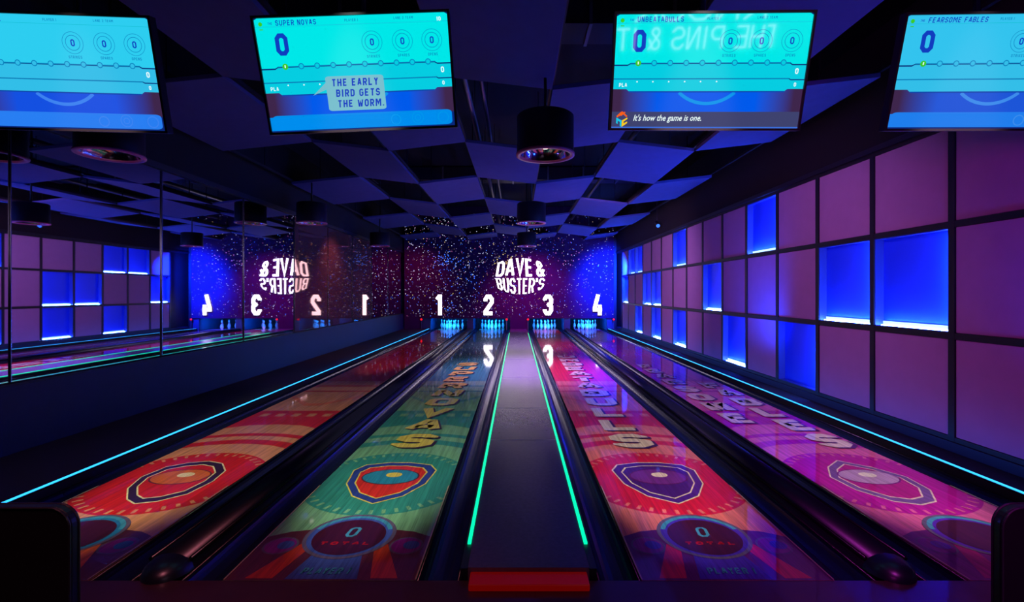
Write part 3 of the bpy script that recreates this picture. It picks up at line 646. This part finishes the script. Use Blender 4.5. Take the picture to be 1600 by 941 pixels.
def screen(center, yaw, tilt, roll, label, pal, team, shear, opts):
    cyan, band, mid, strip_c = [semat('screen_light', c) for c in pal]
    navy = semat('screen_ink', (15,60,190)); line = semat('screen_ink', (10,130,190)); white = semat('screen_ink', (235,255,255)); green = semat('screen_ink', (60,200,40))
    maroon = semat('screen_light', (60,45,85)); pale = semat('screen_light', (120,225,225)); dk = semat('screen_light', (10,40,120)); teal = semat('screen_light', (5,205,225) if opts.get('bright') else (50,190,232))
    R_ = Matrix.Rotation(math.radians(yaw), 4, 'Z') @ Matrix.Rotation(math.radians(tilt), 4, 'X') @ Matrix.Rotation(math.radians(roll), 4, 'Y')
    e = empty('score_screen', center, label, 'screen', 'overhead score screens', rot=R_.to_euler())
    b = MB(); t = .016
    b.box((-SW/2-t, .004, -SH/2-t), (SW/2+t, .055, SH/2+t), 'bezel')
    for a, c in (((-SW/2-t, -.01, -SH/2-t), (SW/2+t, .004, -SH/2-.001)), ((-SW/2-t, -.01, SH/2+.001), (SW/2+t, .004, SH/2+t)), ((-SW/2-t, -.01, -SH/2-.001), (-SW/2-.001, .004, SH/2+.001)), ((SW/2+.001, -.01, -SH/2-.001), (SW/2+t, .004, SH/2+.001))): b.box(a, c, 'bezel')
    b.build('bezel', e)
    b = MB(); b.box((-.22, .056, -.14), (.22, .08, .14), 'gloss'); b.box((-.03, .08, -.03), (.03, .16, .03), 'gloss'); up = R_.to_3x3().inverted() @ Vector((0, 0, 1)); q0 = Vector((0, .14, 0)); z0 = (R_.to_3x3() @ q0).z+center[2]; b.tube(q0, q0+up*((ZX[1]-.02 if center[0] < -2 else 5.2)-z0-.002), .022, 'gloss', 12); b.build('ceiling_mount', e)
    g = MB()
    def P(poly, m, z): 
        q = clip([(p[0], p[1]) for p in poly], 0, 1, 0, 1)
        if len(q) > 2: g.face([((x-.5)*SW, .003-z*.0008, (y-.5)*SH) for x, y in ccw(q)], m)
    AR = 9/16
    def C_(x, y, r, n=28): return [(x+r*AR*math.cos(2*PI*k/n), y+r*math.sin(2*PI*k/n)) for k in range(n)]
    def Rg(x, y, r0, r1, m, z, a0=0, a1=2*PI):
        for q in ring(x, y, r0, r1, a0, a1, 36): P([(x+(u-x)*AR, v) for u, v in q], m, z)
    def T(txt, x, y, h, m, z, center=True, ws=.6, th=.19, sh=0):
        hm = h*SH; wm = hm*ws
        for q in word(txt, wm, hm, hm*th*.85, hm*.2, 0, 0, sh, center): P([(x+a/SW, y+c/SH) for a, c in q], m, z)
    P([(0,0),(1,0),(1,1),(0,1)], dk, 0)
    # blue band with darker maroon ends
    P([(0,.13),(1,.13),(1,.36),(0,.36)], gradmat(pal[1]), 1)
    Rg(.5, .62, .38, .41, mid, 2, PI*1.27, PI*1.73)
    # bottom strip
    if opts.get('logo'):
        P([(.0,0),(1,0),(1,.15),(0,.15)], semat('screen_light', (62,66,110)), 3)
        P([(.0,0),(1,0),(1,.012),(0,.012)], semat('screen_light', (60,110,220)), 4)
        for q in fonttext("It's how the game is one.", .078, .3, .0008): P([(.115+x*.47, .068+y) for x, y in q], white, 5)
        org, cy2, ye = semat('screen_ink', (245,95,25)), semat('screen_ink', (20,200,235)), semat('screen_ink', (250,205,30))
        X, Yl, a, h = .055, .025, .03, .05
        for kx in (0, .36, .72): P([(X-a+kx*a*.9, Yl+.085+kx*.012), (X-a*.75+kx*a*.9, Yl+.078+kx*.012), (X+kx*a*.9-.001, Yl+.12), (X-.006+kx*a*.9, Yl+.125)], org, 5)
        P([(X-a, Yl+.082), (X, Yl+.13), (X+a, Yl+.085), (X+a*.8, Yl+.075), (X, Yl+.112), (X-a*.8, Yl+.072)], org, 5)
        P([(X-a,Yl+.02),(X-a*.72,Yl+.012),(X-a*.72,Yl+.045),(X-a*.3,Yl+.03),(X-a*.3,Yl-.005),(X-.001,Yl-.015),(X-.001,Yl+.045),(X-a,Yl+.072)], cy2, 5)
        P([(X+.001,Yl-.015),(X+a,Yl+.02),(X+a,Yl+.035),(X+a*.35,Yl+.018),(X+a*.35,Yl+.035),(X+a,Yl+.058),(X+a,Yl+.072),(X+.001,Yl+.045)], ye, 5)
    else:
        P(rrect(.012, .012, .988, .15, .03), strip_c, 3); P([(0,.012),(.9,.012),(.9,.135),(0,.135)], strip_c, 3)
        Rg(.80, .085, .05, .058, mid, 4); Rg(.80, .085, .022, .03, mid, 4); Rg(.94, .08, .045, .055, mid, 4); Rg(.68, .075, .04, .05, mid, 4)
    # three cyan panels with notched ends
    P([(.0,.355),(.07,.355),(.085,.335),(.905,.335),(.92,.355),(1,.355),(1,.43),(.93,.43),(.92,.44),(.0,.44)], teal, 3)
    P([(.0,.45),(.92,.45),(.93,.44),(1,.44),(1,.56),(.93,.56),(.915,.575),(.085,.575),(.07,.56),(.0,.56)], teal, 3)
    P([(.0,.572),(.07,.572),(.085,.585),(.915,.585),(.93,.572),(1,.572),(1,.985),(.985,1),(.015,1),(0,.985)], cyan, 3)
    for y0, y1 in ((.325,.337),): P([(.085,y0),(.905,y0),(.905,y1),(.085,y1)], semat('screen_ink', (15,70,170)), 4)
    for y in (.44, .58): P([(.0 if y < .5 else .085, y), (.92, y), (.92, y+.008), (.0 if y < .5 else .085, y+.008)], line, 4)
    for k in range(10):
        x = .125+k*.084; 
        P(C_(x, .584, .027), line if k else green, 5); P(C_(x, .584, .019), teal if k else green, 6)
        if not k: P([(x-.003,.573),(x+.003,.573),(x+.003,.597),(x-.003,.597)], white, 7)
    P([(0,.925),(1,.925),(1,.929),(0,.929)], semat('screen_ink', (20,190,215)), 4)
    T(team[0], .068, .945, .018, navy, 5, False, sh=.1); T(team[1], .108, .935, .045, navy, 5, False, sh=shear)
    T('PLAYER 1', .5, .95, .022, line, 5); T('LANE 2 TEAM', .77, .955, .022, line, 5)
    T('0', .125, .68, .19, navy, 5, ws=.62, th=.24)
    P(C_(.03, .95, .018), green, 5); P([(.022,.9),(.04,.9),(.04,.908),(.022,.908)], green, 5)
    for x, w_ in ((.595,'STRIKES'), (.755,'SPARES'), (.91,'OPENS')):
        Rg(x, .77, .092, .096, line, 5); Rg(x, .77, .062, .067, line, 5)
        T('0', x, .74, .06, navy, 6, ws=.62, th=.22); T(w_, x, .635, .024, line, 5)
    T('0', .955, .485, .05, white, 6, ws=.6, th=.22); T('0', .955, .375, .035, white, 6, ws=.6, th=.22)
    if opts.get('pla'):
        T('PLA', .03, .375, .034, white, 6, False, th=.2)
        for k in range(6): P(C_(.125+k*.084, .42, .007, 8), white, 6)
    if opts.get('ten'): T('10', .955, .93, .035, white, 6, th=.2)
    if opts.get('bubble'):
        bub = semat('screen_light', (120,190,205)); P(rrect(.325, .175, .635, .485, .02), bub, 8); P([(.325,.43),(.325,.37),(.25,.32)], bub, 8)
        for i, ln in enumerate(('THE EARLY', 'BIRD GETS', 'THE WORM.')): T(ln, .48+.01*i, .395-.095*i, .066, navy, 9, ws=.6, th=.23, sh=.08)
    g.build('display', e)
BR = [(0,232,232),(0,90,235),(0,150,235),(0,140,235)]
DM = [(45,205,240),(20,80,225),(60,130,240),(40,125,240)]
DM4 = [(50,195,238),(25,85,215),(60,140,235),(30,125,235)]
screen((CX-3.03, 3.27, H+1.455), 2.5, 15.5, .6, 'blue score screen at the far left, partly cut off, hanging over the orange lane', DM, ('THE', 'LANE ONE'), 0, {})
screen((CX-1.062, 3.281, H+1.458), 2.6, 15.7, -3.1, 'cyan score screen with a speech bubble, tilted, over the teal lane', BR, ('THE', 'SUPER NOVAS'), 0, {'bright':1, 'bubble':1, 'ten':1, 'pla':1})
screen((CX+1.265, 3.252, H+1.453), -3.1, 15.2, 1.1, 'cyan score screen with a dark caption bar, over the red lane', BR, ('THE', 'UNBEATABULLS'), 0, {'bright':1, 'logo':1, 'pla':1})
screen((CX+3.150, 3.25, H+1.45), -3.4, 15.2, 1.0, 'blue score screen at the far right, partly cut off, over the magenta lane', DM4, ('THE', 'FEARSOME FABLES'), .15, {})

# ------------------------------------------------------------------ lounge seats in the near corners
def seat(x0, x1, outer, label):
    e = empty('lounge_seat', ((x0+x1)/2, 1.68, 0), label, 'seat', 'black lounge seats')
    w2 = (x1-x0)/2; ztop = .855; r = .07
    def outline(inset):
        pts = [(-w2+inset, .06+inset)]
        for k in range(9): a = PI-PI/2*k/8; pts.append((-w2+r+math.cos(a)*(r-inset), ztop-r+math.sin(a)*(r-inset)))
        for k in range(9): a = PI/2-PI/2*k/8; pts.append((w2-r+math.cos(a)*(r-inset), ztop-r+math.sin(a)*(r-inset)))
        pts.append((w2-inset, .06+inset)); return pts
    b = MB(); b.prism(outline(0)[::-1], -.035, .0, 'leather'); b.build('backrest', e, bevel=.008)
    b = MB(); o = outline(.002)
    for yy in (-.035, .0):
        for i in range(len(o)-1): b.tube((o[i][0], yy, o[i][1]), (o[i+1][0], yy, o[i+1][1]), .004, 'piping', 6)
    b.build('piping', [c for c in e.children if c.name.startswith('backrest')][0])
    b = MB(); b.box((-w2+.01, -.62, .14), (w2-.01, -.04, .44), 'leather'); b.build('seat', e, bevel=.03)
    for sx in (-1, 1):
        for yy in (-.58, -.1):
            b = MB(); b.tube((sx*(w2-.08), yy, 0), (sx*(w2-.08), yy, .145 if yy < -.3 else .07), .02, 'pend', 10); b.build('leg', e)
seat(-3.0, -1.555, -1, 'black leather lounge seat back in the lower left corner')
seat(1.555, 3.0, 1, 'black leather lounge seat back in the lower right corner')

# neon sign on the wall behind the camera, seen mirrored in the glossy screens
e = empty('neon_sign', (2.75, YF+.03, 2.98), 'white neon lettering on the wall behind, reflected in the score screen over the red lane', 'neon sign')
for i, ln in enumerate(('KNOCK', 'THE PINS & IT')):
    b = MB(); lw = .42 if i == 0 else .235
    for q in word(ln, lw, (.5 if i == 0 else .4), .03, (.1 if i == 0 else .06), 0, .10-.51*i, 0): b.face([(-x, 0, z) for x, z in ccw(q)][::-1], 'neon')
    b.build('tube_lettering', e)
